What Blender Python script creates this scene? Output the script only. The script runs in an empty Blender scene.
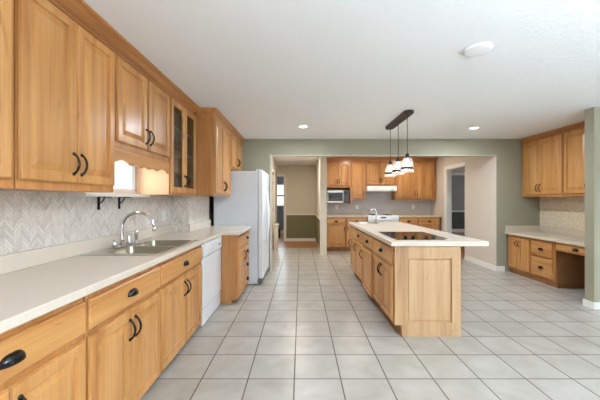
import bpy, bmesh, math, random
from mathutils import Vector, Matrix
PI = math.pi
random.seed(4)
S = bpy.context.scene
COL = S.collection

# ------------------------------------------------------------------ camera, world, light, exposure
CAM_H = 1.317
cam_data = bpy.data.cameras.new('camera')
cam = bpy.data.objects.new('camera', cam_data)
COL.objects.link(cam)
cam.location = (0, 0, CAM_H)
cam.rotation_euler = (PI/2, 0, 0)
cam_data.sensor_width = 36
cam_data.lens = 36*297/600
cam_data.shift_x = -1/600
cam_data.clip_start = 0.05
S.camera = cam

S.view_settings.view_transform = 'Standard'
S.view_settings.look = 'None'
S.view_settings.gamma = 1
S.view_settings.exposure = 0.08
S.view_settings.use_curve_mapping = False

W = bpy.data.worlds.new('daylight'); S.world = W
W.use_nodes = True
wb = W.node_tree.nodes['Background']
wb.inputs[0].default_value = (0.86, 0.94, 1.0, 1)
wb.inputs[1].default_value = 1.6

def area(name, loc, rot, sx, sy, power, color=(1, 1, 1), shape='RECTANGLE', spread=PI):
    d = bpy.data.lights.new(name, 'AREA')
    d.shape = shape; d.size = sx
    if shape in ('RECTANGLE', 'ELLIPSE'): d.size_y = sy
    d.energy = power; d.color = color; d.spread = spread
    o = bpy.data.objects.new(name, d); COL.objects.link(o)
    o.location = loc; o.rotation_euler = rot
    return o

COOL = (0.70, 0.86, 1.0); WARM = (1.0, 0.90, 0.78); NEUT = (0.78, 0.89, 1.0)
# daylight through the windows behind the camera, on the right, and over the sink
area('rear_window_daylight', (0.2, -3.28, 1.35), (PI/2, 0, 0), 2.3, 2.0, 6, COOL)
area('rear_window_daylight', (4.4, -3.28, 1.35), (PI/2, 0, 0), 2.9, 2.0, 16, COOL)
area('side_window_daylight', (7.5, 1.7, 1.45), (PI/2, 0, PI/2), 2.8, 1.7, 58, COOL)
# two unseen uplights added behind the camera to brighten the ceiling
FILL_LAMPS = ((1.6, -0.75), (3.4, -0.6))
for tx, ty in FILL_LAMPS: area('added_uplight', (tx, ty, 1.79), (PI, 0, 0), 0.34, 0.34, 385, (0.74, 0.88, 1.05), 'DISK')
area('sink_window_daylight', (-1.60, 2.51, 1.535), (PI/2, 0, -PI/2), 0.74, 0.24, 2.6, (1.0, 0.90, 0.80))
# rooms beyond
area('hall_window_daylight', (-0.9, 11.75, 1.5), (PI/2, 0, PI), 0.6, 0.9, 14, COOL)
area('added_dining_fill', (8.4, 9.4, 1.4), (PI/2, 0, PI/2), 1.6, 1.3, 30, (0.9, 0.95, 1.0))  # area light put in to brighten the dining room, its window unseen

# ------------------------------------------------------------------ materials
def lin(c):
    return tuple(((v/255)/12.92 if v/255 <= 0.04045 else ((v/255+0.055)/1.055)**2.4) for v in c) + (1,)

class NT:
    def __init__(s, name):
        s.m = bpy.data.materials.new(name); s.m.use_nodes = True
        s.t = s.m.node_tree
        s.b = s.t.nodes['Principled BSDF']
    def n(s, typ, **kw):
        nd = s.t.nodes.new(typ)
        for k, v in kw.items():
            if k.startswith('i_'):
                key = k[2:]
                nd.inputs[int(key) if key.isdigit() else key.replace('_', ' ')].default_value = v
            else: setattr(nd, k, v)
        return nd
    def l(s, a, b): s.t.links.new(a, b)
    def math(s, op, a, b=None, c=None):
        nd = s.t.nodes.new('ShaderNodeMath'); nd.operation = op
        for i, v in enumerate((a, b, c)):
            if v is None: continue
            if isinstance(v, (int, float)): nd.inputs[i].default_value = v
            else: s.l(v, nd.inputs[i])
        return nd.outputs[0]
    def ramp(s, fac, stops):
        r = s.t.nodes.new('ShaderNodeValToRGB')
        e = r.color_ramp.elements
        while len(e) < len(stops): e.new(0.5)
        for i, (p, c) in enumerate(stops):
            e[i].position = p; e[i].color = c
        s.l(fac, r.inputs[0]); return r.outputs[0]
    def mix(s, fac, a, b, mode='MIX'):
        m = s.t.nodes.new('ShaderNodeMix'); m.data_type = 'RGBA'; m.blend_type = mode
        for sock, v in ((m.inputs[0], fac), (m.inputs[6], a), (m.inputs[7], b)):
            if isinstance(v, (int, float, tuple)): sock.default_value = v
            else: s.l(v, sock)
        return m.outputs[2]
    def bump(s, h, strength=0.3, dist=0.01):
        b = s.t.nodes.new('ShaderNodeBump'); b.inputs['Strength'].default_value = strength
        b.inputs['Distance'].default_value = dist
        s.l(h, b.inputs['Height']); s.l(b.outputs[0], s.b.inputs['Normal'])

def plain(name, rgb, rough=0.5, metal=0.0, spec=0.5, noise=0.0, nscale=8, coat=0.0):
    k = NT(name)
    k.b.inputs['Base Color'].default_value = lin(rgb)
    k.b.inputs['Roughness'].default_value = rough
    k.b.inputs['Metallic'].default_value = metal
    k.b.inputs['Specular IOR Level'].default_value = spec
    k.b.inputs['Coat Weight'].default_value = coat
    if noise:
        tc = k.n('ShaderNodeTexCoord')
        nz = k.n('ShaderNodeTexNoise', i_Scale=nscale, i_Detail=3.0)
        k.l(tc.outputs['Object'], nz.inputs['Vector'])
        a = lin([max(0, v*(1-noise)) for v in rgb]); b = lin([min(255, v*(1+noise)) for v in rgb])
        k.l(k.ramp(nz.outputs[0], [(0.3, a), (0.7, b)]), k.b.inputs['Base Color'])
    return k.m

def wood(name, light, mid, dark, axis='Z', rough=0.34):
    k = NT(name)
    tc = k.n('ShaderNodeTexCoord'); oi = k.n('ShaderNodeObjectInfo')
    off = k.n('ShaderNodeVectorMath', operation='MULTIPLY_ADD')
    comb = k.n('ShaderNodeCombineXYZ')
    for i in range(3): k.l(oi.outputs['Random'], comb.inputs[i])
    k.l(comb.outputs[0], off.inputs[0]); off.inputs[1].default_value = (17, 29, 11)
    k.l(tc.outputs['Object'], off.inputs[2])
    def grain(a, along, detail, dist=0.0):
        sc = [a, a, a]; sc['XYZ'.index(axis)] = along
        mp = k.n('ShaderNodeMapping'); mp.inputs['Scale'].default_value = sc
        k.l(off.outputs[0], mp.inputs[0])
        nz = k.n('ShaderNodeTexNoise', i_Scale=1.0, i_Detail=detail, i_Distortion=dist)
        k.l(mp.outputs[0], nz.inputs['Vector']); return nz.outputs[0]
    g1 = grain(11, 0.7, 2.5, 0.6); g2 = grain(70, 2.2, 3.0); g3 = grain(14, 3.0, 4.0, 1.5)
    c = k.ramp(g1, [(0.28, lin(dark)), (0.45, lin(mid)), (0.66, lin(light))])
    c = k.mix(0.5, c, k.ramp(g2, [(0.3, (0.72, 0.68, 0.62, 1)), (0.6, (1, 1, 1, 1))]), 'MULTIPLY')
    c = k.mix(0.5, c, k.ramp(g3, [(0.27, (0.55, 0.42, 0.30, 1)), (0.36, (1, 1, 1, 1))]), 'MULTIPLY')
    # every board a touch lighter or darker
    v = k.math('MULTIPLY_ADD', oi.outputs['Random'], 0.16, 0.92)
    hv = k.n('ShaderNodeHueSaturation'); k.l(v, hv.inputs['Value']); k.l(c, hv.inputs['Color'])
    k.l(hv.outputs[0], k.b.inputs['Base Color'])
    k.b.inputs['Roughness'].default_value = rough
    k.b.inputs['Coat Weight'].default_value = 0.15
    k.b.inputs['Coat Roughness'].default_value = 0.2
    return k.m

HL, HM, HD = (202, 149, 89), (190, 133, 73), (170, 111, 56)
M = {}
M['wood'] = wood('hickory_upright', HL, HM, HD, 'Z')
M['wood_h'] = wood('hickory_level', HL, HM, HD, 'X')
M['frame'] = wood('hickory_shaded_frame', (188, 131, 75), (175, 116, 61), (154, 97, 46), 'Z')  # hickory darkened: shade around the doors put into the frame colour
M['crown'] = wood('hickory_crown', (192, 134, 76), (176, 116, 62), (150, 94, 48), 'Y')
M['crown_x'] = wood('hickory_crown_across', (192, 134, 76), (176, 116, 62), (150, 94, 48), 'X')
M['pale_wood'] = wood('pale_hickory', (188, 153, 113), (178, 141, 100), (150, 110, 74), 'Z', 0.4)
M['peach_side'] = plain('pale_peach_sheet', (226, 190, 152), 0.5)  # paler peach sheet on the cabinet side below the valance
M['knee_brown'] = plain('dark_brown_side', (146, 102, 64), 0.6, noise=0.06)  # darker brown sheet for one side of the knee space
M['toe'] = plain('toe_kick_brown', (150, 104, 62), 0.6, noise=0.08)
M['inside'] = plain('cabinet_interior', (150, 112, 74), 0.6)
M['black'] = plain('oil_rubbed_black', (26, 23, 21), 0.25, 0.55)
M['counter'] = plain('cream_laminate', (219, 206, 188), 0.26, noise=0.012, nscale=60)
M['desk_top'] = plain('beige_laminate', (200, 186, 164), 0.4, noise=0.015, nscale=60)
M['white'] = plain('appliance_white', (232, 233, 234), 0.3)
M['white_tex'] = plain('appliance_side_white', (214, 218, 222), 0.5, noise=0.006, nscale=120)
M['grey_seal'] = plain('grey_seal', (90, 92, 94), 0.6)
M['trim'] = plain('white_trim', (232, 230, 224), 0.4)
M['cream_trim'] = plain('cream_trim', (222, 212, 196), 0.45)
M['column'] = plain('cream_column_casing', (232, 221, 200), 0.5)
M['hall'] = plain('hall_beige', (206, 197, 174), 0.75)
M['casing'] = plain('beige_casing', (200, 189, 170), 0.5)
M['sage'] = plain('sage_wall', (148, 143, 121), 0.7, noise=0.006, nscale=30)
M['beige'] = plain('beige_wall', (212, 202, 189), 0.75, noise=0.006, nscale=30)
M['olive'] = plain('olive_wall', (112, 108, 74), 0.7)
M['grey_wall'] = plain('grey_wall', (150, 152, 152), 0.75)
M['slate'] = plain('slate_wall', (150, 155, 172), 0.7)
M['green_grey'] = plain('dark_green_grey_wall', (84, 88, 80), 0.75)
M['left_wall'] = plain('painted_left_wall', (222, 218, 208), 0.7)
M['steel'] = plain('stainless', (196, 192, 182), 0.34, 1.0)
M['bowl_steel'] = plain('shaded_bowl_steel', (150, 143, 126), 0.3, 1.0)  # steel darkened, the shade inside the bowls put into its colour
M['chrome'] = plain('chrome', (215, 215, 215), 0.08, 1.0)
M['glass_black'] = plain('black_glass', (14, 13, 13), 0.05, 0.0, 0.6)
M['dark_plastic'] = plain('dark_plastic', (30, 30, 32), 0.35)
M['bronze'] = plain('bronze', (66, 58, 50), 0.45, 0.5)
M['plate'] = plain('outlet_plate', (236, 232, 224), 0.35)
M['smoke_white'] = plain('ceiling_cover_white', (246, 246, 245), 0.4)
M['bag'] = plain('black_cloth', (24, 26, 24), 0.8)
M['bin'] = plain('cream_bin', (214, 202, 182), 0.5)
M['blind'] = plain('navy_blind', (60, 66, 84), 0.8)

def emit(name, rgb, strength):
    k = NT(name)
    k.b.inputs['Base Color'].default_value = lin(rgb)
    k.b.inputs['Emission Color'].default_value = lin(rgb)
    k.b.inputs['Emission Strength'].default_value = strength
    return k.m
M['lamp'] = emit('lit_lamp', (255, 244, 226), 5.0)
M['bulb'] = emit('lit_bulb', (255, 244, 224), 2.5)

def glass(name, tint, mixf, rough=0.05, refl=0.08):
    k = NT(name)
    t = k.t; out = t.nodes['Material Output']
    tr = k.n('ShaderNodeBsdfTransparent'); tr.inputs[0].default_value = tint
    gl = k.n('ShaderNodeBsdfGlossy'); gl.inputs['Roughness'].default_value = rough
    gl.inputs[0].default_value = (0.9, 0.9, 0.9, 1)
    mx = k.n('ShaderNodeMixShader'); mx.inputs[0].default_value = refl
    k.l(tr.outputs[0], mx.inputs[1]); k.l(gl.outputs[0], mx.inputs[2])
    if mixf > 0:
        df = k.n('ShaderNodeBsdfTranslucent'); df.inputs[0].default_value = (0.95, 0.94, 0.92, 1)
        dd = k.n('ShaderNodeBsdfDiffuse'); dd.inputs[0].default_value = (0.9, 0.9, 0.88, 1)
        m3 = k.n('ShaderNodeMixShader'); m3.inputs[0].default_value = 0.4
        k.l(df.outputs[0], m3.inputs[1]); k.l(dd.outputs[0], m3.inputs[2])
        m2 = k.n('ShaderNodeMixShader'); m2.inputs[0].default_value = mixf
        k.l(mx.outputs[0], m2.inputs[1]); k.l(m3.outputs[0], m2.inputs[2])
        k.l(m2.outputs[0], out.inputs[0])
    else: k.l(mx.outputs[0], out.inputs[0])
    return k.m
M['pane'] = glass('window_pane', (0.96, 0.98, 0.98, 1), 0)
M['cab_pane'] = glass('cabinet_pane', (0.74, 0.78, 0.74, 1), 0, 0.12, 0.12)
M['shade'] = glass('ribbed_shade_glass', (0.94, 0.94, 0.93, 1), 0.22, 0.15, 0.14)

def tile_floor():
    k = NT('cream_floor_tile')
    P = 0.3411
    g = k.n('ShaderNodeNewGeometry'); sp = k.n('ShaderNodeSeparateXYZ'); k.l(g.outputs['Position'], sp.inputs[0])
    u = k.math('DIVIDE', k.math('ADD', sp.outputs[0], 0.049), P)
    v = k.math('DIVIDE', k.math('SUBTRACT', sp.outputs[1], 2.187), P)
    def edge(t):
        f = k.math('FRACT', t)
        return k.math('MINIMUM', f, k.math('SUBTRACT', 1.0, f))
    d = k.math('MINIMUM', edge(u), edge(v))
    tilef = k.n('ShaderNodeMapRange', interpolation_type='SMOOTHSTEP', i_1=0.009, i_2=0.017); k.l(d, tilef.inputs[0])
    cmb = k.n('ShaderNodeCombineXYZ')
    k.l(k.math('FLOOR', u), cmb.inputs[0]); k.l(k.math('FLOOR', v), cmb.inputs[1])
    wn = k.n('ShaderNodeTexWhiteNoise', noise_dimensions='3D'); k.l(cmb.outputs[0], wn.inputs[0])
    # cloudy glaze, its own for every tile
    off = k.n('ShaderNodeVectorMath', operation='MULTIPLY_ADD'); off.inputs[1].default_value = (3.7, 5.1, 2.3)
    k.l(cmb.outputs[0], off.inputs[0]); k.l(g.outputs['Position'], off.inputs[2])
    nz = k.n('ShaderNodeTexNoise', i_Scale=4.5, i_Detail=5.0, i_Distortion=0.5); k.l(off.outputs[0], nz.inputs['Vector'])
    c = k.ramp(nz.outputs[0], [(0.25, lin((156, 149, 137))), (0.5, lin((170, 164, 154))), (0.75, lin((181, 176, 168)))])
    tint = k.ramp(wn.outputs['Value'], [(0, (0.93, 0.925, 0.91, 1)), (1, (1, 1, 1, 1))])
    c = k.mix(1.0, c, tint, 'MULTIPLY')
    c = k.mix(tilef.outputs[0], lin((92, 80, 68)), c)
    k.l(c, k.b.inputs['Base Color'])
    r = k.n('ShaderNodeMapRange', i_3=0.8, i_4=0.30); k.l(tilef.outputs[0], r.inputs[0])
    k.l(r.outputs[0], k.b.inputs['Roughness'])
    hgt = k.math('MULTIPLY_ADD', nz.outputs[0], 0.12, tilef.outputs[0])
    k.bump(hgt, 0.25, 0.003)
    return k.m
M['tile'] = tile_floor()

def chevron():
    k = NT('marble_chevron_tile')
    g = k.n('ShaderNodeNewGeometry'); sp = k.n('ShaderNodeSeparateXYZ'); k.l(g.outputs['Position'], sp.inputs[0])
    a = k.math('ADD', sp.outputs[0], sp.outputs[1])       # runs along either wall
    P = 0.104; H = 0.026
    cu = k.math('DIVIDE', a, P/2)
    tri = k.math('PINGPONG', a, P/2)
    w = k.math('DIVIDE', k.math('ADD', sp.outputs[2], k.math('MULTIPLY', tri, 1.15)), H)
    cmb = k.n('ShaderNodeCombineXYZ'); k.l(k.math('FLOOR', cu), cmb.inputs[0]); k.l(k.math('FLOOR', w), cmb.inputs[1])
    wn = k.n('ShaderNodeTexWhiteNoise', noise_dimensions='3D'); k.l(cmb.outputs[0], wn.inputs[0])
    off = k.n('ShaderNodeVectorMath', operation='MULTIPLY_ADD'); off.inputs[1].default_value = (3.7, 5.1, 2.3)
    k.l(cmb.outputs[0], off.inputs[0]); k.l(g.outputs['Position'], off.inputs[2])
    nz = k.n('ShaderNodeTexNoise', i_Scale=22.0, i_Detail=5.0, i_Distortion=1.2); k.l(off.outputs[0], nz.inputs['Vector'])
    base = k.ramp(wn.outputs['Value'], [(0, lin((200, 190, 179))), (0.25, lin((219, 209, 197))), (1, lin((234, 226, 215)))])
    vein = k.ramp(nz.outputs[0], [(0.32, (0.80, 0.78, 0.76, 1)), (0.44, (1, 1, 1, 1))])
    c = k.mix(1.0, base, vein, 'MULTIPLY')
    fu = k.math('FRACT', cu); fw = k.math('FRACT', w)
    eu = k.math('MULTIPLY', k.math('MINIMUM', fu, k.math('SUBTRACT', 1.0, fu)), P/2)
    ew = k.math('MULTIPLY', k.math('MINIMUM', fw, k.math('SUBTRACT', 1.0, fw)), H)
    e = k.math('MINIMUM', eu, ew)
    gf = k.n('ShaderNodeMapRange', i_1=0.0009, i_2=0.0020); k.l(e, gf.inputs[0])
    c = k.mix(gf.outputs[0], lin((190, 182, 173)), c)
    k.l(c, k.b.inputs['Base Color']); k.b.inputs['Roughness'].default_value = 0.42
    k.bump(gf.outputs[0], 0.3, 0.002)
    return k.m
M['chevron'] = chevron()

def speckle(name, a, b, scale):
    k = NT(name)
    tc = k.n('ShaderNodeTexCoord')
    vo = k.n('ShaderNodeTexVoronoi', i_Scale=scale); k.l(tc.outputs['Object'], vo.inputs['Vector'])
    nz = k.n('ShaderNodeTexNoise', i_Scale=scale*0.35, i_Detail=3.0); k.l(tc.outputs['Object'], nz.inputs['Vector'])
    sp = k.n('ShaderNodeSeparateColor'); k.l(vo.outputs['Color'], sp.inputs[0])
    c = k.ramp(sp.outputs[0], [(0.1, lin(a)), (0.7, lin(b))])
    c = k.mix(0.35, c, k.ramp(nz.outputs[0], [(0.35, (0.84, 0.81, 0.76, 1)), (0.6, (1, 1, 1, 1))]), 'MULTIPLY')
    k.l(c, k.b.inputs['Base Color']); k.b.inputs['Roughness'].default_value = 0.5
    k.bump(vo.outputs['Distance'], 0.15, 0.002)
    return k.m
M['speckle'] = speckle('speckled_cream_tile', (200, 184, 156), (222, 207, 181), 60)

def subway():
    k = NT('pale_back_tile')
    tc = k.n('ShaderNodeTexCoord')
    mp = k.n('ShaderNodeMapping'); mp.inputs['Rotation'].default_value = (PI/2, 0, 0); k.l(tc.outputs['Object'], mp.inputs[0])
    br = k.n('ShaderNodeTexBrick', i_Scale=1.0, i_Brick_Width=0.15, i_Row_Height=0.075, i_Mortar_Size=0.002)
    br.inputs['Color1'].default_value = lin((190, 184, 178)); br.inputs['Color2'].default_value = lin((198, 192, 185))
    br.inputs['Mortar'].default_value = lin((178, 172, 166))
    k.l(mp.outputs[0], br.inputs['Vector']); k.l(br.outputs['Color'], k.b.inputs['Base Color'])
    k.b.inputs['Roughness'].default_value = 0.4
    return k.m
M['back_tile'] = subway()

def ceiling_mat():
    k = NT('textured_white_ceiling')
    g = k.n('ShaderNodeNewGeometry')
    nz = k.n('ShaderNodeTexNoise', i_Scale=38.0, i_Detail=4.0, i_Roughness=0.6); k.l(g.outputs['Position'], nz.inputs['Vector'])
    h = k.ramp(nz.outputs[0], [(0.42, (0, 0, 0, 1)), (0.62, (1, 1, 1, 1))])
    k.b.inputs['Base Color'].default_value = lin((243, 243, 242)); k.b.inputs['Roughness'].default_value = 0.85
    k.bump(h, 0.22, 0.006)
    return k.m
M['ceiling'] = ceiling_mat()

def plank_floor():
    k = NT('oak_plank_floor')
    tc = k.n('ShaderNodeTexCoord')
    br = k.n('ShaderNodeTexBrick', i_Scale=1.0, i_Brick_Width=0.9, i_Row_Height=0.083, i_Mortar_Size=0.0015)
    br.inputs['Color1'].default_value = lin((168, 112, 62)); br.inputs['Color2'].default_value = lin((190, 132, 78))
    br.inputs['Mortar'].default_value = lin((92, 58, 30))
    k.l(tc.outputs['Object'], br.inputs['Vector'])
    nz = k.n('ShaderNodeTexNoise', i_Scale=30.0, i_Detail=4.0); k.l(tc.outputs['Object'], nz.inputs['Vector'])
    c = k.mix(0.4, br.outputs['Color'], k.ramp(nz.outputs[0], [(0.3, (0.7, 0.66, 0.6, 1)), (0.7, (1, 1, 1, 1))]), 'MULTIPLY')
    k.l(c, k.b.inputs['Base Color']); k.b.inputs['Roughness'].default_value = 0.3
    return k.m
M['planks'] = plank_floor()

# ------------------------------------------------------------------ mesh helpers
def box(bm, x0, x1, y0, y1, z0, z1):
    v = [bm.verts.new(p) for p in ((x0,y0,z0),(x1,y0,z0),(x1,y1,z0),(x0,y1,z0),(x0,y0,z1),(x1,y0,z1),(x1,y1,z1),(x0,y1,z1))]
    for f in ((3,2,1,0),(4,5,6,7),(0,1,5,4),(1,2,6,5),(2,3,7,6),(3,0,4,7)): bm.faces.new([v[i] for i in f])
    return v

def boxes(*bs):
    bm = bmesh.new()
    for b in bs: box(bm, *b)
    return bm

def cells(xs, ys, filled, w0, w1, plane='XY'):
    """slab made of grid cells with openings; only boundary faces"""
    mp = {'XY': lambda u, v, w: (u, v, w), 'YZ': lambda u, v, w: (w, u, v), 'XZ': lambda u, v, w: (u, w, v)}[plane]
    bm = bmesh.new(); cache = {}
    def V(i, j, k):
        if (i, j, k) not in cache: cache[(i, j, k)] = bm.verts.new(mp(xs[i], ys[j], (w0, w1)[k]))
        return cache[(i, j, k)]
    F = {(i, j) for i in range(len(xs)-1) for j in range(len(ys)-1) if filled((xs[i]+xs[i+1])/2, (ys[j]+ys[j+1])/2)}
    for i, j in F:
        bm.faces.new([V(i,j,1), V(i+1,j,1), V(i+1,j+1,1), V(i,j+1,1)])
        bm.faces.new([V(i,j,0), V(i,j+1,0), V(i+1,j+1,0), V(i+1,j,0)])
        if (i-1, j) not in F: bm.faces.new([V(i,j,0), V(i,j,1), V(i,j+1,1), V(i,j+1,0)])
        if (i+1, j) not in F: bm.faces.new([V(i+1,j,1), V(i+1,j,0), V(i+1,j+1,0), V(i+1,j+1,1)])
        if (i, j-1) not in F: bm.faces.new([V(i,j,1), V(i,j,0), V(i+1,j,0), V(i+1,j,1)])
        if (i, j+1) not in F: bm.faces.new([V(i,j+1,0), V(i,j+1,1), V(i+1,j+1,1), V(i+1,j+1,0)])
    bmesh.ops.recalc_face_normals(bm, faces=bm.faces)
    return bm

def rings(bm, x0, x1, z0, z1, prof, yback, hole=False):
    """rectangular front (towards -y) built of nested rings: prof = [(inset, y), ...]; closed behind at yback"""
    loops = []
    for ins, y in [(prof[0][0], yback)] + list(prof):
        loops.append([bm.verts.new(p) for p in ((x0+ins,y,z0+ins),(x1-ins,y,z0+ins),(x1-ins,y,z1-ins),(x0+ins,y,z1-ins))])
    if hole: loops.append([bm.verts.new((v.co.x, yback, v.co.z)) for v in loops[-1]])
    for a, b in zip(loops, loops[1:]):
        for i in range(4): bm.faces.new([a[i], a[(i+1)%4], b[(i+1)%4], b[i]])
    if hole:
        a, b = loops[-1], loops[0]
        for i in range(4): bm.faces.new([a[i], a[(i+1)%4], b[(i+1)%4], b[i]])
    else:
        bm.faces.new(loops[-1]); bm.faces.new(list(reversed(loops[0])))
    bmesh.ops.recalc_face_normals(bm, faces=bm.faces)

def lathe(bm, prof, c=(0, 0, 0), n=20, axis='Z', caps=True):
    def P(r, a, z):
        x, y = r*math.cos(a), r*math.sin(a)
        p = {'Z': (x, y, z), 'Y': (x, z, y), 'X': (z, x, y)}[axis]
        return (c[0]+p[0], c[1]+p[1], c[2]+p[2])
    L = [[bm.verts.new(P(r, 2*PI*i/n, z)) for i in range(n)] for r, z in prof]
    fs = []
    for a, b in zip(L, L[1:]):
        for i in range(n): fs.append(bm.faces.new([a[i], a[(i+1)%n], b[(i+1)%n], b[i]]))
    if caps:
        fs.append(bm.faces.new(list(reversed(L[0])))); fs.append(bm.faces.new(L[-1]))
    for f in fs: f.smooth = True
    if caps: bmesh.ops.recalc_face_normals(bm, faces=fs)

def tube(bm, pts, r, n=10):
    pts = [Vector(p) for p in pts]
    rs = r if isinstance(r, (list, tuple)) else [r]*len(pts)
    t0 = (pts[1]-pts[0]).normalized()
    ref = Vector((0, 0, 1)) if abs(t0.z) < 0.9 else Vector((1, 0, 0))
    u = t0.cross(ref).normalized(); L = []
    for i, p in enumerate(pts):
        t = (pts[min(i+1, len(pts)-1)]-pts[max(i-1, 0)]).normalized()
        u = (u - t*u.dot(t)).normalized(); w = t.cross(u)
        L.append([bm.verts.new(p + (u*math.cos(2*PI*j/n)+w*math.sin(2*PI*j/n))*rs[i]) for j in range(n)])
    fs = []
    for a, b in zip(L, L[1:]):
        for j in range(n): fs.append(bm.faces.new([a[j], a[(j+1)%n], b[(j+1)%n], b[j]]))
    fs.append(bm.faces.new(list(reversed(L[0])))); fs.append(bm.faces.new(L[-1]))
    for f in fs: f.smooth = True
    bmesh.ops.recalc_face_normals(bm, faces=fs)

def extrude_profile(bm, poly, a, b, axis):
    """poly [(p, q)] swept along axis from a to b: X -> (t,p,q); Y -> (p,t,q); Z -> (p,q,t)"""
    f = {'X': lambda t, p, q: (t, p, q), 'Y': lambda t, p, q: (p, t, q), 'Z': lambda t, p, q: (p, q, t)}[axis]
    A = [bm.verts.new(f(a(p) if callable(a) else a, p, q)) for p, q in poly]
    B = [bm.verts.new(f(b(p) if callable(b) else b, p, q)) for p, q in poly]
    n = len(poly); fs = [bm.faces.new(A), bm.faces.new(list(reversed(B)))]
    for i in range(n): fs.append(bm.faces.new([A[i], B[i], B[(i+1)%n], A[(i+1)%n]]))
    bmesh.ops.recalc_face_normals(bm, faces=fs)

def obj(name, bm, mat, parent=None, loc=(0, 0, 0), bevel=0, smooth=False):
    me = bpy.data.meshes.new(name); bm.to_mesh(me); bm.free()
    me.materials.append(M[mat] if isinstance(mat, str) else mat)
    if smooth:
        for p in me.polygons: p.use_smooth = True
    o = bpy.data.objects.new(name, me); COL.objects.link(o)
    o.location = loc
    if parent: o.parent = parent
    if bevel:
        md = o.modifiers.new('bevel', 'BEVEL'); md.width = bevel; md.segments = 2; md.limit_method = 'ANGLE'
        md.harden_normals = False
    return o

def tag(o, label, cat, group=None):
    o['label'] = label; o['category'] = cat
    if group: o['group'] = group
    return o

def thing(name, label, cat, loc=(0, 0, 0), rz=0, group=None):
    o = bpy.data.objects.new(name, None); COL.objects.link(o)
    o.empty_display_size = 0.1
    o.location = loc; o.rotation_euler = (0, 0, rz)
    return tag(o, label, cat, group)

def struct(name, bm, mat, parent=None, bevel=0):
    o = obj(name, bm, mat, parent, bevel=bevel)
    if not parent: o['kind'] = 'structure'
    return o

# ------------------------------------------------------------------ the setting
CEIL = 2.44
struct('floor', cells([-1.76, 3.66, 7.72], [-3.52, 5.53, 8.15], lambda x, y: x < 3.66 or y < 5.53, -0.1, 0.0), 'tile')
struct('floor_hall', boxes((-3.0, 0.55, 8.152, 12.0, -0.1, 0.0)), 'planks')
struct('floor_kitchen_end', boxes((0.552, 3.66, 8.152, 8.34, -0.1, 0.0)), 'tile')
struct('floor_dining', boxes((3.662, 8.6, 5.532, 12.4, -0.1, 0.0)), 'planks')
struct('ceiling', boxes((-3.1, 8.7, -3.52, 12.5, CEIL, CEIL+0.1)), 'ceiling')

# left wall with the window over the sink
WX = -1.64
wl = struct('wall_left', cells([-3.52, 2.09, 2.945, 5.59], [0, 1.40, 2.05, CEIL], lambda y, z: not (2.09 < y < 2.945 and 1.40 < z < 2.05), WX-0.035, WX, 'YZ'), 'left_wall')
struct('wall_left_chase', boxes((WX+0.001, -1.42, 3.73, 4.585, 0, CEIL-0.001)), 'left_wall')
obj('backsplash', boxes((WX+0.001, WX+0.008, 0.60, 3.722, 1.017, 1.343), (WX+0.001, WX+0.008, 0.60, 2.065, 1.343, 1.369), (WX+0.001, WX+0.008, 2.96, 3.722, 1.343, 1.369),
    (WX+0.009, -1.413, 3.7225, 3.729, 0.917, 1.369), (-1.4195, -1.413, 3.7295, 4.565, 1.017, 1.369)), 'chevron', wl)
w1 = thing('window', 'x', 'x', (WX-0.018, 2.5175, 1.40))
del w1['label'], w1['category']; w1['kind'] = 'structure'; w1.name = 'window_1'
bm = cells([-0.426, -0.42, 0.42, 0.426], [0.001, 0.02, 0.30, 0.335, 0.61, 0.649], lambda y, z: not (-0.42 < y < 0.42 and (0.02 < z < 0.30 or 0.335 < z < 0.61)), -0.014, 0.014, 'YZ')
obj('window_frame', bm, 'trim', w1)
obj('window_pane', boxes((-0.004, 0.004, -0.42, 0.42, 0.02, 0.30), (-0.004, 0.004, -0.42, 0.42, 0.335, 0.61)), 'pane', w1)

# wall at the end of the kitchen with its wide opening
YB = 5.47
struct('wall_back', cells([-1.639, -0.55, 3.6, 4.52], [0, 2.146, CEIL-0.001], lambda x, z: x < -0.55 or x > 3.6 or z > 2.146, YB, YB+0.12, 'XZ'), 'sage')
struct('trim_1', boxes((-0.572, -0.551, YB-0.010, YB-0.001, 0, 2.16), (-0.549, -0.537, YB-0.012, YB+0.125, 0, 2.134), (-0.549, 3.598, YB-0.005, YB+0.125, 2.134, 2.145)), 'casing')
struct('trim_10', boxes((3.586, 3.599, YB-0.001, 5.591, 0.001, 2.133)), 'beige')
# hallway
wh = struct('wall_hall_left', cells([5.60, 7.55, 8.32, 9.30], [0, 2.05, CEIL-0.001], lambda y, z: not (7.55 < y < 8.32 and z < 2.05), -0.87, -0.75, 'YZ'), 'beige')
struct('wall_hall_back', cells([-3.0, -1.35, -0.56, 0.474], [0, 2.08, CEIL-0.001], lambda x, z: not (-1.35 < x < -0.56 and z < 2.08), 9.55, 9.67, 'XZ'), 'hall')
struct('wall_hall_wainscot', boxes((-0.47, 0.468, 9.538, 9.549, 0.09, 0.83)), 'olive')
struct('trim_2', boxes((-0.47, 0.468, 9.52, 9.549, 0.831, 0.872)), 'cream_trim')
struct('baseboard_hall', boxes((-0.47, 0.468, 9.526, 9.549, 0.001, 0.089)), 'cream_trim')
struct('trim_3', boxes((-0.555, -0.475, 9.528, 9.549, 0.001, 2.15), (-1.43, -0.556, 9.528, 9.549, 2.08, 2.15)), 'cream_trim')
d1 = thing('door_1', 'x', 'x', (-0.80, 7.57, 0.0)); del d1['label'], d1['category']; d1['kind'] = 'structure'
bm = bmesh.new(); box(bm, -0.02, 0.02, 0.0, 0.73, 0.008, 2.03)
obj('door_slab', bm, 'cream_trim', d1, bevel=0.003)
obj('hinge', boxes((0.0205, 0.030, 0.70, 0.728, 0.25, 0.34)), 'bronze', d1)
obj('hinge', boxes((0.0205, 0.030, 0.70, 0.728, 1.0, 1.09)), 'bronze', d1)
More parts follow.
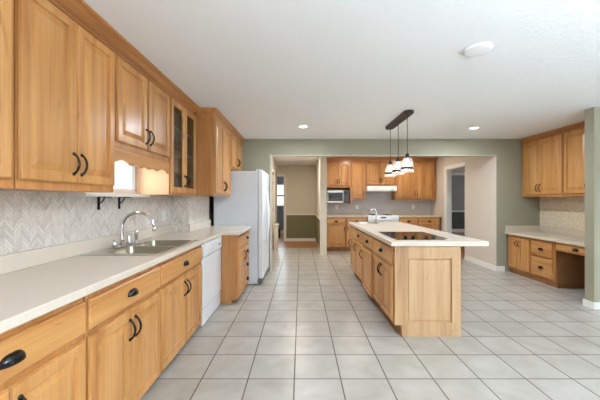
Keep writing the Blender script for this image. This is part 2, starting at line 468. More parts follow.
obj('hinge', boxes((0.0205, 0.030, 0.70, 0.728, 1.75, 1.84)), 'bronze', d1)
struct('trim_4', boxes((-0.749, -0.728, 7.47, 7.549, 0.001, 2.13), (-0.749, -0.728, 8.321, 8.40, 0.001, 2.13), (-0.749, -0.728, 7.549, 8.321, 2.052, 2.13)), 'cream_trim')
# partition between hallway and kitchen end
struct('wall_partition', boxes((0.475, 0.625, 7.245, 9.66, 0, CEIL-0.001)), 'beige')
struct('trim_5', boxes((0.465, 0.474, 7.225, 7.33, 0.0, 2.438), (0.474, 0.626, 7.225, 7.244, 0, 2.438)), 'column')
struct('trim_6', boxes((0.452, 0.474, 7.34, 9.51, 0.831, 0.872)), 'cream_trim')
struct('wall_partition_wainscot', boxes((0.466, 0.474, 7.34, 9.51, 0.09, 0.83)), 'olive')
# kitchen end
struct('wall_kitchen_end', boxes((0.627, 3.599, 8.21, 8.33, 0, CEIL-0.001)), 'beige')
struct('wall_kitchen_end_tile', boxes((0.627, 3.598, 8.203, 8.209, 1.018, 1.78)), 'back_tile')
struct('wall_right_inner', cells([5.592, 6.52, 7.34, 8.33], [0, 2.07, CEIL-0.001], lambda y, z: not (6.52 < y < 7.34 and z < 2.07), 3.6, 3.72, 'YZ'), 'beige')
struct('trim_7', boxes((3.582, 3.599, 7.341, 7.43, 0, 2.15), (3.582, 3.599, 6.50, 7.341, 2.071, 2.15),
    (3.601, 3.719, 7.328, 7.339, 0, 2.058), (3.601, 3.719, 6.521, 6.532, 0, 2.058), (3.601, 3.719, 6.521, 7.339, 2.058, 2.069)), 'trim')
struct('baseboard_inner', boxes((3.586, 3.599, 5.60, 6.519, 0.001, 0.10)), 'trim')
struct('baseboard_jamb', boxes((3.573, 3.585, 5.455, 5.592, 0.001, 0.10), (3.586, 3.745, 5.455, 5.469, 0.001, 0.10)), 'trim')
# desk alcove and the wall end beside it
struct('wall_alcove', boxes((4.40, 4.52, 3.697, 5.468, 0, CEIL-0.001)), 'sage')
struct('wall_alcove_tile', boxes((4.392, 4.399, 3.700, 5.466, 0.846, 1.368)), 'speckle')
struct('wall_alcove_end', boxes((3.53, 7.60, 3.575, 3.695, 0, CEIL-0.001)), 'sage')
struct('baseboard_alcove', boxes((3.515, 3.529, 3.561, 3.709, 0.001, 0.085), (3.529, 7.59, 3.561, 3.574, 0.001, 0.085)), 'trim', bevel=0.003)
# dining room beyond the doorway
struct('wall_dining_back', boxes((3.722, 8.6, 12.2, 12.32, 0.86, CEIL-0.001)), 'grey_wall')
struct('wall_dining_wainscot', boxes((3.722, 8.6, 12.2, 12.32, 0.0, 0.858)), 'green_grey')
struct('trim_8', boxes((3.722, 8.48, 12.17, 12.199, 0.83, 0.88)), 'trim')
struct('trim_9', boxes((3.722, 8.48, 12.13, 12.199, 2.33, 2.438)), 'trim')
struct('baseboard_dining', boxes((3.722, 8.48, 12.18, 12.199, 0.001, 0.13)), 'trim')
struct('wall_dining_left', boxes((3.60, 3.72, 8.332, 12.32, 0, CEIL-0.001)), 'grey_wall')
struct('wall_dining_right', cells([5.592, 8.6, 10.2, 12.198], [0, 0.8, 2.05, CEIL-0.001], lambda y, z: not (8.6 < y < 10.2 and .8 < z < 2.05), 8.48, 8.6, 'YZ'), 'grey_wall')
struct('wall_dining_front', boxes((4.522, 8.6, 5.47, 5.59, 0, CEIL-0.001)), 'grey_wall')
# room beyond the hallway
struct('wall_far_back', cells([-3.0, -1.22, -0.58, 0.6], [0.0, 1.06, 1.96, CEIL-0.001], lambda x, z: not (-1.22 < x < -0.58 and 1.06 < z < 1.96), 11.85, 11.97, 'XZ'), 'slate')
struct('wall_far_left', boxes((-3.12, -3.001, 5.6, 11.97, 0, CEIL-0.001)), 'beige')
struct('wall_far_right', boxes((0.476, 0.6, 9.672, 11.848, 0, CEIL-0.001)), 'beige')
struct('baseboard_far', boxes((-2.9, 0.47, 11.83, 11.849, 0.001, 0.10)), 'trim')
w2 = thing('window_2', 'x', 'x', (-0.9, 11.88, 1.06)); del w2['label'], w2['category']; w2['kind'] = 'structure'
obj('window_frame', cells([-0.319, -0.28, 0.28, 0.319], [0.001, 0.04, 0.40, 0.46, 0.86, 0.899], lambda x, z: not (abs(x) < 0.28 and (0.04 < z < 0.40 or 0.46 < z < 0.86)), -0.03, 0.02, 'XZ'), 'trim', w2)
obj('window_pane', boxes((-0.28, 0.28, -0.008, 0.0, 0.04, 0.40), (-0.28, 0.28, -0.008, 0.0, 0.46, 0.86)), 'pane', w2)
# rear and right walls of the room, with their windows
struct('wall_rear', cells([-1.639, -0.95, 1.35, 2.95, 5.85, 7.6], [0, 0.30, 2.36, CEIL-0.001], lambda x, z: not (((-0.95 < x < 1.35) or (2.95 < x < 5.85)) and .30 < z < 2.36), -3.52, -3.40, 'XZ'), 'beige')
struct('wall_right', cells([-3.52, 0.3, 3.1, 5.47], [0, 0.55, 2.3, CEIL-0.001], lambda y, z: not (0.3 < y < 3.1 and .55 < z < 2.3), 7.60, 7.72, 'YZ'), 'beige')
def picture_window(name, w, h, loc, rz, n):
    t = thing(name, 'x', 'x', loc, rz); del t['label'], t['category']; t['kind'] = 'structure'
    us = [-w/2+0.001, -w/2+0.05]
    for i in range(1, n): c = -w/2 + w*i/n; us += [c-0.025, c+0.025]
    us += [w/2-0.05, w/2-0.001]
    def fill(x, z):
        if z < 0.05 or z > h-0.05: return True
        return not any(us[2*i+1] < x < us[2*i+2] for i in range(n))
    obj('window_frame', cells(us, [0.001, 0.05, h-0.05, h-0.001], fill, -0.03, 0.03, 'XZ'), 'trim', t)
    bm = bmesh.new()
    for i in range(n): box(bm, us[2*i+1], us[2*i+2], -0.004, 0.004, 0.05, h-0.05)
    obj('window_pane', bm, 'pane', t)
picture_window('window_3', 2.3, 2.06, (0.2, -3.46, 0.30), 0, 3)
picture_window('window_4', 2.9, 2.06, (4.4, -3.46, 0.30), 0, 3)
picture_window('window_5', 2.8, 1.75, (7.66, 1.7, 0.55), PI/2, 3)

# ------------------------------------------------------------------ cabinet kit (front towards local -y)
def bow_pull(parent, x, z, y, vertical=True, length=0.115):
    bm = bmesh.new(); n = 12; L = length
    pts = []
    for i in range(n+1):
        t = i/n; s = (t-0.5)*L
        out = -0.030*math.sin(PI*t)**0.7 - 0.004
        pts.append((0, out, s) if vertical else (s, out, 0))
    tube(bm, pts, [0.0062 if 0 < i < n else 0.0075 for i in range(n+1)], 8)
    for s in (-L/2, L/2):
        c = (0, 0, s) if vertical else (s, 0, 0)
        lathe(bm, [(0.009, 0.0), (0.010, -0.004), (0.007, -0.009), (0.001, -0.011)], c, 12, 'Y')
    return obj('handle', bm, 'black', parent, (x, y, z))

def cup_pull(parent, x, z, y, w=0.095):
    bm = bmesh.new(); nu, nv = 14, 7
    G = []
    for j in range(nv+1):
        b = (PI/2)*j/nv                     # 0 front lip .. top
        row = []
        for i in range(nu+1):
            a = PI*i/nu
            cb = math.cos(b)
            row.append(bm.verts.new((-w/2*math.cos(a)*max(cb, 0.02)**0.6, -0.027*math.sin(a)*max(cb, 0.02)**0.55 - 0.001, -0.015 + 0.036*math.sin(b))))
        G.append(row)
    for j in range(nv):
        for i in range(nu):
            f = bm.faces.new([G[j][i], G[j][i+1], G[j+1][i+1], G[j+1][i]]); f.smooth = True
    o = obj('handle', bm, 'black', parent, (x, y, z))
    md = o.modifiers.new('thick', 'SOLIDIFY'); md.thickness = 0.003
    return o

DOOR_PROF = [(0.0, -0.012), (0.003, -0.013), (0.005, -0.019), (0.010, -0.021), (0.054, -0.021), (0.057, -0.009), (0.063, -0.009), (0.096, -0.019)]
NARROW_PROF = [(0.0, -0.012), (0.003, -0.013), (0.005, -0.019), (0.010, -0.021), (0.046, -0.021), (0.049, -0.009), (0.054, -0.009), (0.076, -0.019)]
def door(parent, x0, x1, z0, z1, pull=None, pz='low', dy=0, mat='wood', plen=0.115):
    bm = bmesh.new(); w, h = x1-x0, z1-z0
    rings(bm, 0, w, 0, h, DOOR_PROF if w > 0.30 else NARROW_PROF, -0.001)
    o = obj('door', bm, mat, parent, (x0, dy, z0))
    if pull:
        px = 0.028 if pull == 'L' else w-0.028
        zz = {'low': 0.11, 'high': h-0.11, 'mid': h/2}[pz]
        bow_pull(o, px, zz, -0.0215, True, plen)
    return o

def glass_door(parent, x0, x1, z0, z1, pull):
    bm = bmesh.new(); w, h = x1-x0, z1-z0
    rings(bm, 0, w, 0, h, [(0.0, -0.016), (0.004, -0.020), (0.052, -0.020), (0.058, -0.012)], -0.001, hole=True)
    o = obj('door', bm, 'wood', parent, (x0, 0, z0))
    o['label'] = 'wood framed door with a glass pane'
    obj('pane', boxes((0.057, w-0.057, -0.009, -0.005, 0.057, h-0.057)), 'cab_pane', o)
    bow_pull(o, 0.03 if pull == 'L' else w-0.03, 0.13, -0.0205)
    return o

def drawer(parent, x0, x1, z0, z1, pull=True, n=1, mat='wood_h'):
    bm = bmesh.new(); w, h = x1-x0, z1-z0
    rings(bm, 0, w, 0, h, [(0.0, -0.013), (0.007, -0.020)], -0.001)
    o = obj('drawer', bm, mat, parent, (x0, 0, z0))
    if pull:
        cup_pull(o, w/2, h/2, -0.0205)
    return o

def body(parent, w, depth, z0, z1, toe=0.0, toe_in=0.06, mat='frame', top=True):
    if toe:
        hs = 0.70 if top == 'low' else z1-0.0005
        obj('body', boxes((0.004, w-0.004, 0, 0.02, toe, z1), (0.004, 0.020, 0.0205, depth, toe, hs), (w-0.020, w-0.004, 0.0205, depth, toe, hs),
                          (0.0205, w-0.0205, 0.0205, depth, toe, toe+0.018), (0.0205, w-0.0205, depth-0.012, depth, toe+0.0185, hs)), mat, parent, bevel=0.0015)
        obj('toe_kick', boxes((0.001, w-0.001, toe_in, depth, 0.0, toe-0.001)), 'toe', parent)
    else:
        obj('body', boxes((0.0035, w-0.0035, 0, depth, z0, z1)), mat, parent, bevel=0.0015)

# ------------------------------------------------------------------ left upper cabinets
UX = -1.315; UZ0, UZ1, DZ1 = 1.37, 2.375, 2.345
RZL = PI/2
GU = 'upper cabinets along the left wall'
def upper(y0, w, label, x=UX):
    return thing('upper_cabinet', label, 'cabinet', (x, y0, 0), RZL, GU)

cA = upper(0.62, 0.743, 'honey wood upper cabinet nearest the camera, cut off by the left edge of the photo')
body(cA, 0.743, 0.323, UZ0, UZ1)
door(cA, 0.02, 0.358, 1.412, DZ1, 'R'); door(cA, 0.364, 0.715, 1.412, DZ1, 'L')
cB = upper(1.365, 0.72, 'tall honey wood upper cabinet with two solid doors above the chevron backsplash')
body(cB, 0.72, 0.323, UZ0, UZ1)
door(cB, 0.006, 0.352, 1.412, DZ1, 'R'); door(cB, 0.357, 0.706, 1.412, DZ1, 'L')
cC = upper(2.087, 0.865, 'short upper cabinet over the sink window with a scalloped wooden valance')
body(cC, 0.865, 0.323, 1.69, UZ1)
door(cC, 0.014, 0.422, 1.735, DZ1, 'R'); door(cC, 0.434, 0.846, 1.735, DZ1, 'L')
bm = bmesh.new()
W_ = 0.863; N = 60; top = []; bot = []
for i in range(N+1):
    t = i/N
    if t < 0.26: s = abs(math.sin(PI*t/0.26))**0.8*0.030
    elif t < 0.74: s = abs(math.sin(PI*(t-0.26)/0.16))*0.016
    else: s = abs(math.sin(PI*(t-0.74)/0.26))**0.8*0.030
    bot.append((0.001+W_*t, 1.578+s))
for y in (0.0, 0.018):
    top.append([(bm.verts.new((x, y, z)), bm.verts.new((x, y, 1.689))) for x, z in bot])
for i in range(N):
    (a0, a1), (b0, b1) = top[0][i], top[0][i+1]; (c0, c1), (d0, d1) = top[1][i], top[1][i+1]
    bm.faces.new([a0, b0, b1, a1]); bm.faces.new([d0, c0, c1, d1]); bm.faces.new([b0, a0, c0, d0]); bm.faces.new([a1, b1, d1, c1])
for k in (0, -1): bm.faces.new([top[0][k][0], top[0][k][1], top[1][k][1], top[1][k][0]])
bmesh.ops.recalc_face_normals(bm, faces=bm.faces)
obj('valance', bm, 'wood_h', cC)

cD = upper(2.954, 0.742, 'upper cabinet with two glazed doors and shelves inside')
wD = 0.742
bm = bmesh.new()
for b in ((0.007, 0.019, 0, 0.323, UZ0, UZ1), (wD-0.019, wD-0.001, 0, 0.323, UZ0, UZ1), (0.0195, wD-0.0195, 0, 0.323, UZ0, UZ0+0.02), (0.0195, wD-0.0195, 0, 0.323, UZ1-0.02, UZ1),
          (0.0195, wD-0.0195, 0, 0.018, UZ0+0.0205, UZ0+0.045), (0.0195, wD-0.0195, 0, 0.018, UZ1-0.045, UZ1-0.0205), (0.0195, 0.045, 0, 0.018, UZ0+0.046, UZ1-0.046), (wD-0.045, wD-0.0195, 0, 0.018, UZ0+0.046, UZ1-0.046), (0.35, 0.392, 0, 0.018, UZ0+0.046, UZ1-0.046)): box(bm, *b)
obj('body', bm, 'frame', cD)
o = obj('side_sheet', boxes((0.0015, 0.0065, 0.002, 0.323, UZ0+0.001, 1.6885)), 'peach_side', cD); o['label'] = 'pale peach side'
obj('back_panel', boxes((0.02, wD-0.02, 0.316, 0.323, UZ0+0.021, UZ1-0.021)), 'inside', cD)
for z in (1.60, 1.83, 2.08): obj('shelf', boxes((0.02, wD-0.02, 0.03, 0.315, z, z+0.018)), 'wood_h', cD)
glass_door(cD, 0.022, 0.369, 1.395, DZ1, 'R'); glass_door(cD, 0.373, 0.722, 1.395, DZ1, 'L')

EX = -1.09
cE = upper(3.70, 0.862, 'tall upper cabinet with two solid doors stepping forward beside the refrigerator', EX)
# its body reaches back to the chase
body(cE, 0.862, 0.322, UZ0, UZ1)
door(cE, 0.03, 0.438, 1.395, DZ1, 'R'); door(cE, 0.444, 0.84, 1.395, DZ1, 'L')
cF = upper(4.588, 0.876, 'short upper cabinet mounted over the white refrigerator', EX)
body(cF, 0.876, 0.54, 1.80, UZ1)
door(cF, 0.03, 0.433, 1.835, DZ1, 'R'); door(cF, 0.439, 0.85, 1.835, DZ1, 'L')

# crown moulding, one run along the near cabinets and one round the deeper pair
CP = [(0, 2.352), (0.012, 2.352), (0.014, 2.368), (0.022, 2.371), (0.022, 2.378), (0.034, 2.384), (0.062, 2.408), (0.070, 2.411), (0.070, 2.418), (0.090, 2.424), (0.092, 2.438), (0, 2.438)]
CQ = [(p*0.68, q) for p, q in CP]
bm = bmesh.new()
extrude_profile(bm, [(UX+0.001+p, q) for p, q in CP], 0.62, 3.60, 'Y')
box(bm, WX+0.002, UX, 0.62, 3.61, 2.376, 2.438)
tag(obj('crown_molding', bm, 'crown'), 'darker wooden crown molding on top of the long row of left upper cabinets', 'crown molding', 'crown moldings')
bm = bmesh.new()
extrude_profile(bm, [(EX+0.001+p, q) for p, q in CQ], lambda p: 3.699-(p-EX-0.001)/0.68, 5.467, 'Y')
extrude_profile(bm, [(3.699-p, q) for p, q in CP], UX+0.024, lambda p: EX+0.001+(3.699-p)*0.68, 'X')
box(bm, -1.412, EX, 3.70, 5.467, 2.376, 2.438)
tag(obj('crown_molding', bm, 'crown'), 'wooden crown molding that steps out above the cabinets beside and over the refrigerator', 'crown molding', 'crown moldings')

# ------------------------------------------------------------------ left base cabinets
BX = -1.03; BZ = 0.872; TOE = 0.045
GB = 'base cabinets along the left wall'
def base(y0, w, label, x=BX):
    return thing('base_cabinet', label, 'cabinet', (x, y0, 0), RZL, GB)
def two_door_base(t, w, depth=0.60, top=True):
    body(t, w, depth, 0, BZ, TOE, top=top)
    drawer(t, 0.012, w-0.012, 0.692, 0.838)
    door(t, 0.012, w/2-0.002, 0.06, 0.662, 'R', 'high'); door(t, w/2+0.002, w-0.012, 0.06, 0.662, 'L', 'high')
t = base(0.66, 0.75, 'wooden base cabinet nearest the camera, its cup pull at the photo edge'); two_door_base(t, 0.75)
t = base(1.412, 0.732, 'wooden base cabinet below the near end of the sink, second from the camera'); two_door_base(t, 0.732, top='low')
t = base(2.146, 0.905, 'wooden base cabinet with a wide drawer right beside the white dishwasher'); two_door_base(t, 0.905, top='low')
FX = -0.815
t = base(3.755, 0.428, 'narrow base cabinet past the dishwasher, plain wooden side towards the camera', FX)
body(t, 0.428, 0.60, 0, BZ, TOE)
drawer(t, 0.03, 0.413, 0.692, 0.838, pull=False); door(t, 0.03, 0.413, 0.06, 0.662, 'R', 'high')
t = base(4.184, 0.385, 'narrow stack of four wooden drawers next to the refrigerator', FX)
body(t, 0.385, 0.60, 0, BZ, TOE)
for z0, z1 in ((0.06, 0.27), (0.285, 0.465), (0.48, 0.662), (0.692, 0.838)): drawer(t, 0.012, 0.373, z0, z1)

# dishwasher
dw = thing('dishwasher', 'white built-in dishwasher under the left worktop', 'dishwasher', (-1.005, 3.055, 0), RZL)
obj('body', boxes((0.004, 0.684, 0.03, 0.60, 0.075, 0.868)), 'grey_seal', dw)
obj('door', boxes((0.004, 0.684, 0.0, 0.029, 0.19, 0.712)), 'white', dw, bevel=0.006)
cp = obj('control_panel', boxes((0.004, 0.684, -0.008, 0.029, 0.723, 0.868)), 'white', dw, bevel=0.008)
obj('latch', boxes((0.26, 0.43, -0.022, -0.009, 0.80, 0.835)), 'white', cp, bevel=0.004)
obj('dial', boxes((0.53, 0.61, -0.012, -0.0085, 0.775, 0.79)), 'grey_seal', cp)
obj('kick_panel', boxes((0.004, 0.684, 0.010, 0.029, 0.012, 0.176)), 'white', dw, bevel=0.004)
for x in (0.05, 0.63): obj('foot', boxes((x-0.015, x+0.015, 0.035, 0.065, 0.0, 0.0745)), 'grey_seal', dw)

# worktop with upstand
def sink_hole(x, y): return -1.555 < x < -1.055 and 2.175 < y < 2.925
bm = cells([WX+0.009, -1.555, -1.411, -1.055, -0.988, -0.772], [0.66, 2.175, 2.925, 3.7215, 3.738, 4.583],
           lambda x, y: not sink_hole(x, y) and (x < -0.988 or y > 3.738) and (x > -1.411 or y < 3.7215), 0.874, 0.916)
wt = tag(obj('worktop', bm, 'counter', bevel=0.006), 'long cream laminate worktop along the left wall with a matching upstand', 'worktop')
bm = boxes((WX+0.009, WX+0.029, 0.66, 3.7215, 0.9165, 1.0165), (-1.411, -1.392, 3.722, 4.583, 0.9165, 1.0165))
obj('upstand', bm, 'counter', wt, bevel=0.004)

# sink
sk = thing('sink', 'double bowl stainless steel drop-in sink in the left worktop', 'sink', (-1.3125, 2.55, 0.9165))
def sink_mesh(x0, x1, y0, y1, bowls, depth, rim=0.006):
    xs = sorted({x0, x1} | {b[0] for b in bowls} | {b[1] for b in bowls}); ys = sorted({y0, y1} | {b[2] for b in bowls} | {b[3] for b in bowls})
    inb = lambda x, y: any(b[0] < x < b[1] and b[2] < y < b[3] for b in bowls)
    bm = cells(xs, ys, lambda x, y: not inb(x, y), 0.0003, rim)
    return bm
BOWLS = [(-0.15, 0.245, -0.345, -0.014), (-0.15, 0.245, 0.014, 0.36)]
obj('rim', sink_mesh(-0.285, 0.286, -0.405, 0.405, BOWLS, 0.18), 'steel', sk, bevel=0.002)
def bowl(x0, x1, y0, y1, d):
    bm = bmesh.new(); L = []
    for ins, z in ((0.0, 0.0055), (0.002, -0.002), (0.006, -d+0.03), (0.03, -d+0.004), (0.06, -d)):
        L.append([]); r = 0.05 if ins < 0.05 else 0.03
        for cx, cy, a0 in ((x1-ins-r, y1-ins-r, 0), (x0+ins+r, y1-ins-r, PI/2), (x0+ins+r, y0+ins+r, PI), (x1-ins-r, y0+ins+r, 1.5*PI)):
            for q in range(5):
                a = a0 + PI/2*q/4; L[-1].append(bm.verts.new((cx+r*math.cos(a), cy+r*math.sin(a), z)))
    n = len(L[0])
    for a, b in zip(L, L[1:]):
        for i in range(n): f = bm.faces.new([a[i], a[(i+1)%n], b[(i+1)%n], b[i]]); f.smooth = True
    bm.faces.new(L[-1])
    bmesh.ops.recalc_face_normals(bm, faces=bm.faces)
    bmesh.ops.reverse_faces(bm, faces=bm.faces)
    return bm
for b in BOWLS:
    o = obj('bowl', bowl(b[0]+0.001, b[1]-0.001, b[2]+0.001, b[3]-0.001, 0.17), 'bowl_steel', sk)
    bm = bmesh.new(); lathe(bm, [(0.042, 0), (0.044, 0.003), (0.030, 0.002), (0.012, 0.001)], ((b[0]+b[1])/2, (b[2]+b[3])/2, -0.1695), 20)
    obj('drain', bm, 'chrome', o)

# faucet on the back deck of the sink
fc = thing('faucet', 'chrome gooseneck faucet with a lever handle on the left sink', 'faucet', (-1.525, 2.53, 0.923))
bm = bmesh.new(); box(bm, -0.026, 0.026, -0.13, 0.13, 0, 0.012)
obj('base_plate', bm, 'chrome', fc, bevel=0.006)
bm = bmesh.new(); pts = [(0, 0, 0.012), (0, 0, 0.06), (0, 0, 0.16)]
for i in range(1, 17):
    a = PI - (PI*0.93)*i/16; pts.append((0.135+0.135*math.cos(a), 0, 0.16+0.125*math.sin(a)))
pts.append((0.275, 0, 0.165))
tube(bm, pts, [0.019, 0.016]+[0.0125]*(len(pts)-2), 12)
obj('spout', bm, 'chrome', fc)
bm = bmesh.new(); lathe(bm, [(0.014, 0.0), (0.017, -0.006), (0.018, -0.03), (0.014, -0.036)], (0.276, 0, 0.166), 14)
obj('spray_head', bm, 'steel', fc)
bm = bmesh.new(); lathe(bm, [(0.021, 0.012), (0.020, 0.03), (0.016, 0.055), (0.017, 0.075), (0.012, 0.085)], (0, 0.10, 0), 14)
tube(bm, [(0, 0.10, 0.082), (0.012, 0.112, 0.10), (0.04, 0.13, 0.108)], [0.008, 0.007, 0.005], 8)
obj('handle', bm, 'chrome', fc)
bm = bmesh.new(); lathe(bm, [(0.021, 0.012), (0.020, 0.03), (0.016, 0.045), (0.012, 0.06)], (0, -0.10, 0), 14)
tube(bm, [(0, -0.10, 0.055), (-0.005, -0.112, 0.066), (0.01, -0.14, 0.07)], [0.008, 0.007, 0.005], 8)
obj('handle', bm, 'chrome', fc)
ss = thing('side_sprayer', 'chrome side sprayer standing beyond the gooseneck faucet on the left sink', 'sprayer', (-1.52, 2.74, 0.923))
bm = bmesh.new(); lathe(bm, [(0.022, 0), (0.022, 0.006), (0.016, 0.012), (0.014, 0.03)], (0, 0, 0), 14); obj('base', bm, 'chrome', ss)
bm = bmesh.new(); lathe(bm, [(0.012, 0.031), (0.014, 0.05), (0.017, 0.10), (0.016, 0.115), (0.006, 0.122)], (0, 0, 0), 14); obj('spray_head', bm, 'chrome', ss)

# sill shelf on two black brackets
sh = tag(obj('wall_shelf', boxes((WX+0.001, -1.50, 2.071, 2.95, 1.3435, 1.3685)), 'trim', bevel=0.003), 'narrow white shelf running under the sink window', 'shelf')
def bracket(y, label):
    b = thing('shelf_bracket', label, 'bracket', (WX+0.009, y, 1.343), 0, 'black shelf brackets')
    bm = bmesh.new(); box(bm, 0, 0.006, -0.014, 0.014, -0.105, 0.0)
    obj('wall_plate', bm, 'black', b, bevel=0.001)
    bm = bmesh.new(); box(bm, 0.0065, 0.10, -0.012, 0.012, -0.006, 0.0)
    tube(bm, [(0.006, 0, -0.055), (0.03, 0, -0.043), (0.045, 0, -0.02), (0.05, 0, -0.006)], 0.005, 8)
    obj('arm', bm, 'black', b)
bracket(2.39, 'black iron bracket under the white shelf, on the side nearer the camera')
bracket(2.66, 'black iron bracket under the white shelf, nearer to the glazed cabinet')

# outlets
def outlet(loc, rz, label, two=False, slots=True):
    w = 0.115 if two else 0.07
    t = thing('wall_outlet', label, 'outlet', loc, rz, 'electrical wall plates')
    obj('cover_plate', boxes((-w/2, w/2, -0.006, 0, -0.057, 0.057)), 'plate', t, bevel=0.002)
    bm = bmesh.new()
    for x in ((-0.024, 0.024) if two else (0,)):
        for z in (-0.022, 0.022): box(bm, x-0.014, x+0.014, -0.009, -0.0062, z-0.014, z+0.014)
    obj('socket', bm, 'trim', t)
outlet((WX+0.0085, 3.16, 1.12), RZL, 'single white outlet plate on the chevron tile just beyond the faucet')
outlet((WX+0.0085, 3.53, 1.13), RZL, 'wide white double plate on the chevron tile near the projecting wall corner', True)

# ------------------------------------------------------------------ refrigerator
fr = thing('refrigerator', 'white side-by-side refrigerator at the end of the left worktop', 'refrigerator', (-0.672, 4.60, 0), RZL)
FW = 0.845
obj('body', boxes((0, FW, 0, 0.68, 0.012, 1.765)), 'white_tex', fr, bevel=0.006)
d = obj('door', boxes((0.002, 0.358, -0.085, -0.008, 0.10, 1.775)), 'white', fr, bevel=0.012); fridge_l = d
d2 = obj('door', boxes((0.366, FW-0.002, -0.085, -0.008, 0.10, 1.775)), 'white', fr, bevel=0.012)
def fridge_handle(par, x):
    bm = bmesh.new(); pts = []
    for i in range(15):
        u = i/14; pts.append((x, -0.088-0.045*math.sin(PI*u)**0.5, 0.62+0.85*u))
    tube(bm, pts, 0.013, 10); obj('handle', bm, 'white', par)
fridge_handle(fridge_l, 0.325); fridge_handle(d2, 0.40)
obj('gasket', boxes((0.01, FW-0.01, -0.0075, -0.0005, 0.11, 1.76)), 'grey_seal', fr)
obj('kick_grille', boxes((0.01, FW-0.01, -0.05, -0.001, 0.02, 0.09)), 'grey_seal', fr)
for x in (0.04, FW-0.04): obj('foot', boxes((x-0.02, x+0.02, 0.02, 0.06, 0, 0.0115)), 'dark_plastic', fr)
for x in (0.04, FW-0.04): obj('hinge_cap', boxes((x-0.03, x+0.03, -0.07, 0.03, 1.7755, 1.79)), 'white', fr, bevel=0.004)

# ------------------------------------------------------------------ kitchen end: base cabinets, range, uppers
BYF = 7.60
GK = 'base cabinets at the kitchen end wall'
def kbase(x0, w, label): return thing('base_cabinet', label, 'cabinet', (x0, BYF, 0), 0, GK)
t = kbase(0.645, 0.50, 'base cabinet against the hallway partition, left of all at the kitchen end')
body(t, 0.50, 0.58, 0, BZ, 0.10)
drawer(t, 0.015, 0.485, 0.70, 0.845); door(t, 0.015, 0.485, 0.12, 0.685, 'R', 'high', plen=0.10)
t = kbase(1.147, 0.55, 'base cabinet at the kitchen end directly beside the white range, half hidden by the island')
body(t, 0.55, 0.58, 0, BZ, 0.10)
drawer(t, 0.015, 0.535, 0.70, 0.845); door(t, 0.015, 0.535, 0.12, 0.685, 'L', 'high', plen=0.10)
t = kbase(2.50, 0.50, 'base cabinet at the kitchen end with a drawer just past the white range')
body(t, 0.50, 0.58, 0, BZ, 0.10); drawer(t, 0.015, 0.485, 0.70, 0.845); door(t, 0.015, 0.485, 0.12, 0.685, 'R', 'high')
t = kbase(3.002, 0.55, 'base cabinet in the far corner of the kitchen end beside the beige wall')
body(t, 0.55, 0.58, 0, BZ, 0.10); drawer(t, 0.015, 0.535, 0.70, 0.845); door(t, 0.015, 0.535, 0.12, 0.685, 'L', 'high')
def kworktop(x0, x1, label):
    o = obj('worktop', boxes((x0, x1, 7.575, 8.20, 0.874, 0.914)), 'desk_top', bevel=0.005); tag(o, label, 'worktop')
    obj('upstand', boxes((x0, x1, 8.18, 8.20, 0.9145, 1.016)), 'desk_top', o, bevel=0.003)
kworktop(0.628, 1.705, 'short beige worktop between the hallway partition and the white range')
kworktop(2.495, 3.580, 'short beige worktop between the white range and the far beige wall')
rg = thing('range', 'white slide-in range at the kitchen end below the hood', 'range', (1.71, 7.56, 0))
RW = 0.78
obj('body', boxes((0, RW, 0.04, 0.635, 0.03, 0.905)), 'white_tex', rg, bevel=0.004)
obj('cooktop', boxes((0.0, RW, 0.03, 0.635, 0.906, 0.922)), 'white', rg, bevel=0.004)
bm = bmesh.new(); extrude_profile(bm, [(0.039, 0.80), (0.0, 0.80), (-0.01, 0.815), (0.02, 0.925), (0.029, 0.925), (0.029, 0.905), (0.039, 0.90)], 0.0, RW, 'X')
cp = obj('control_panel', bm, 'white', rg)
def on_panel(z): return -0.01 + 0.03*(z-0.815)/0.11
bm = bmesh.new(); extrude_profile(bm, [(on_panel(0.85)-0.003, 0.85), (on_panel(0.885)-0.003, 0.885), (on_panel(0.885)-0.0005, 0.885), (on_panel(0.85)-0.0005, 0.85)], 0.32, 0.46, 'X')
obj('display', bm, 'dark_plastic', cp)
for x in (0.09, 0.19, 0.59, 0.69):
    bm = bmesh.new(); lathe(bm, [(0.02, 0), (0.018, -0.02), (0.012, -0.022)], (x, on_panel(0.868)-0.001, 0.868), 14, 'Y'); obj('knob', bm, 'white', cp)
od = obj('oven_door', boxes((0.005, RW-0.005, 0.0, 0.039, 0.22, 0.79)), 'white', rg, bevel=0.005)
bm = bmesh.new(); tube(bm, [(0.08, -0.001, 0.74), (0.08, -0.04, 0.74), (0.12, -0.045, 0.74), (0.66, -0.045, 0.74), (0.70, -0.04, 0.74), (0.70, -0.001, 0.74)], 0.011, 8); obj('handle', bm, 'white', od)
obj('oven_window', boxes((0.16, 0.62, -0.003, -0.0005, 0.38, 0.62)), 'glass_black', od)
obj('drawer', boxes((0.005, RW-0.005, 0.004, 0.039, 0.04, 0.21)), 'white', rg, bevel=0.005)
for x in (0.05, RW-0.05): obj('foot', boxes((x-0.02, x+0.02, 0.08, 0.12, 0, 0.0295)), 'dark_plastic', rg)
for x, y in ((0.2, 0.18), (0.58, 0.18), (0.2, 0.47), (0.58, 0.47)):
    bm = bmesh.new()
    for r in (0.03, 0.055, 0.08):
        tube(bm, [(x+r*math.cos(a*PI/8), y+r*math.sin(a*PI/8), 0.929) for a in range(17)], 0.006, 6)
    obj('burner', bm, 'dark_plastic', rg)

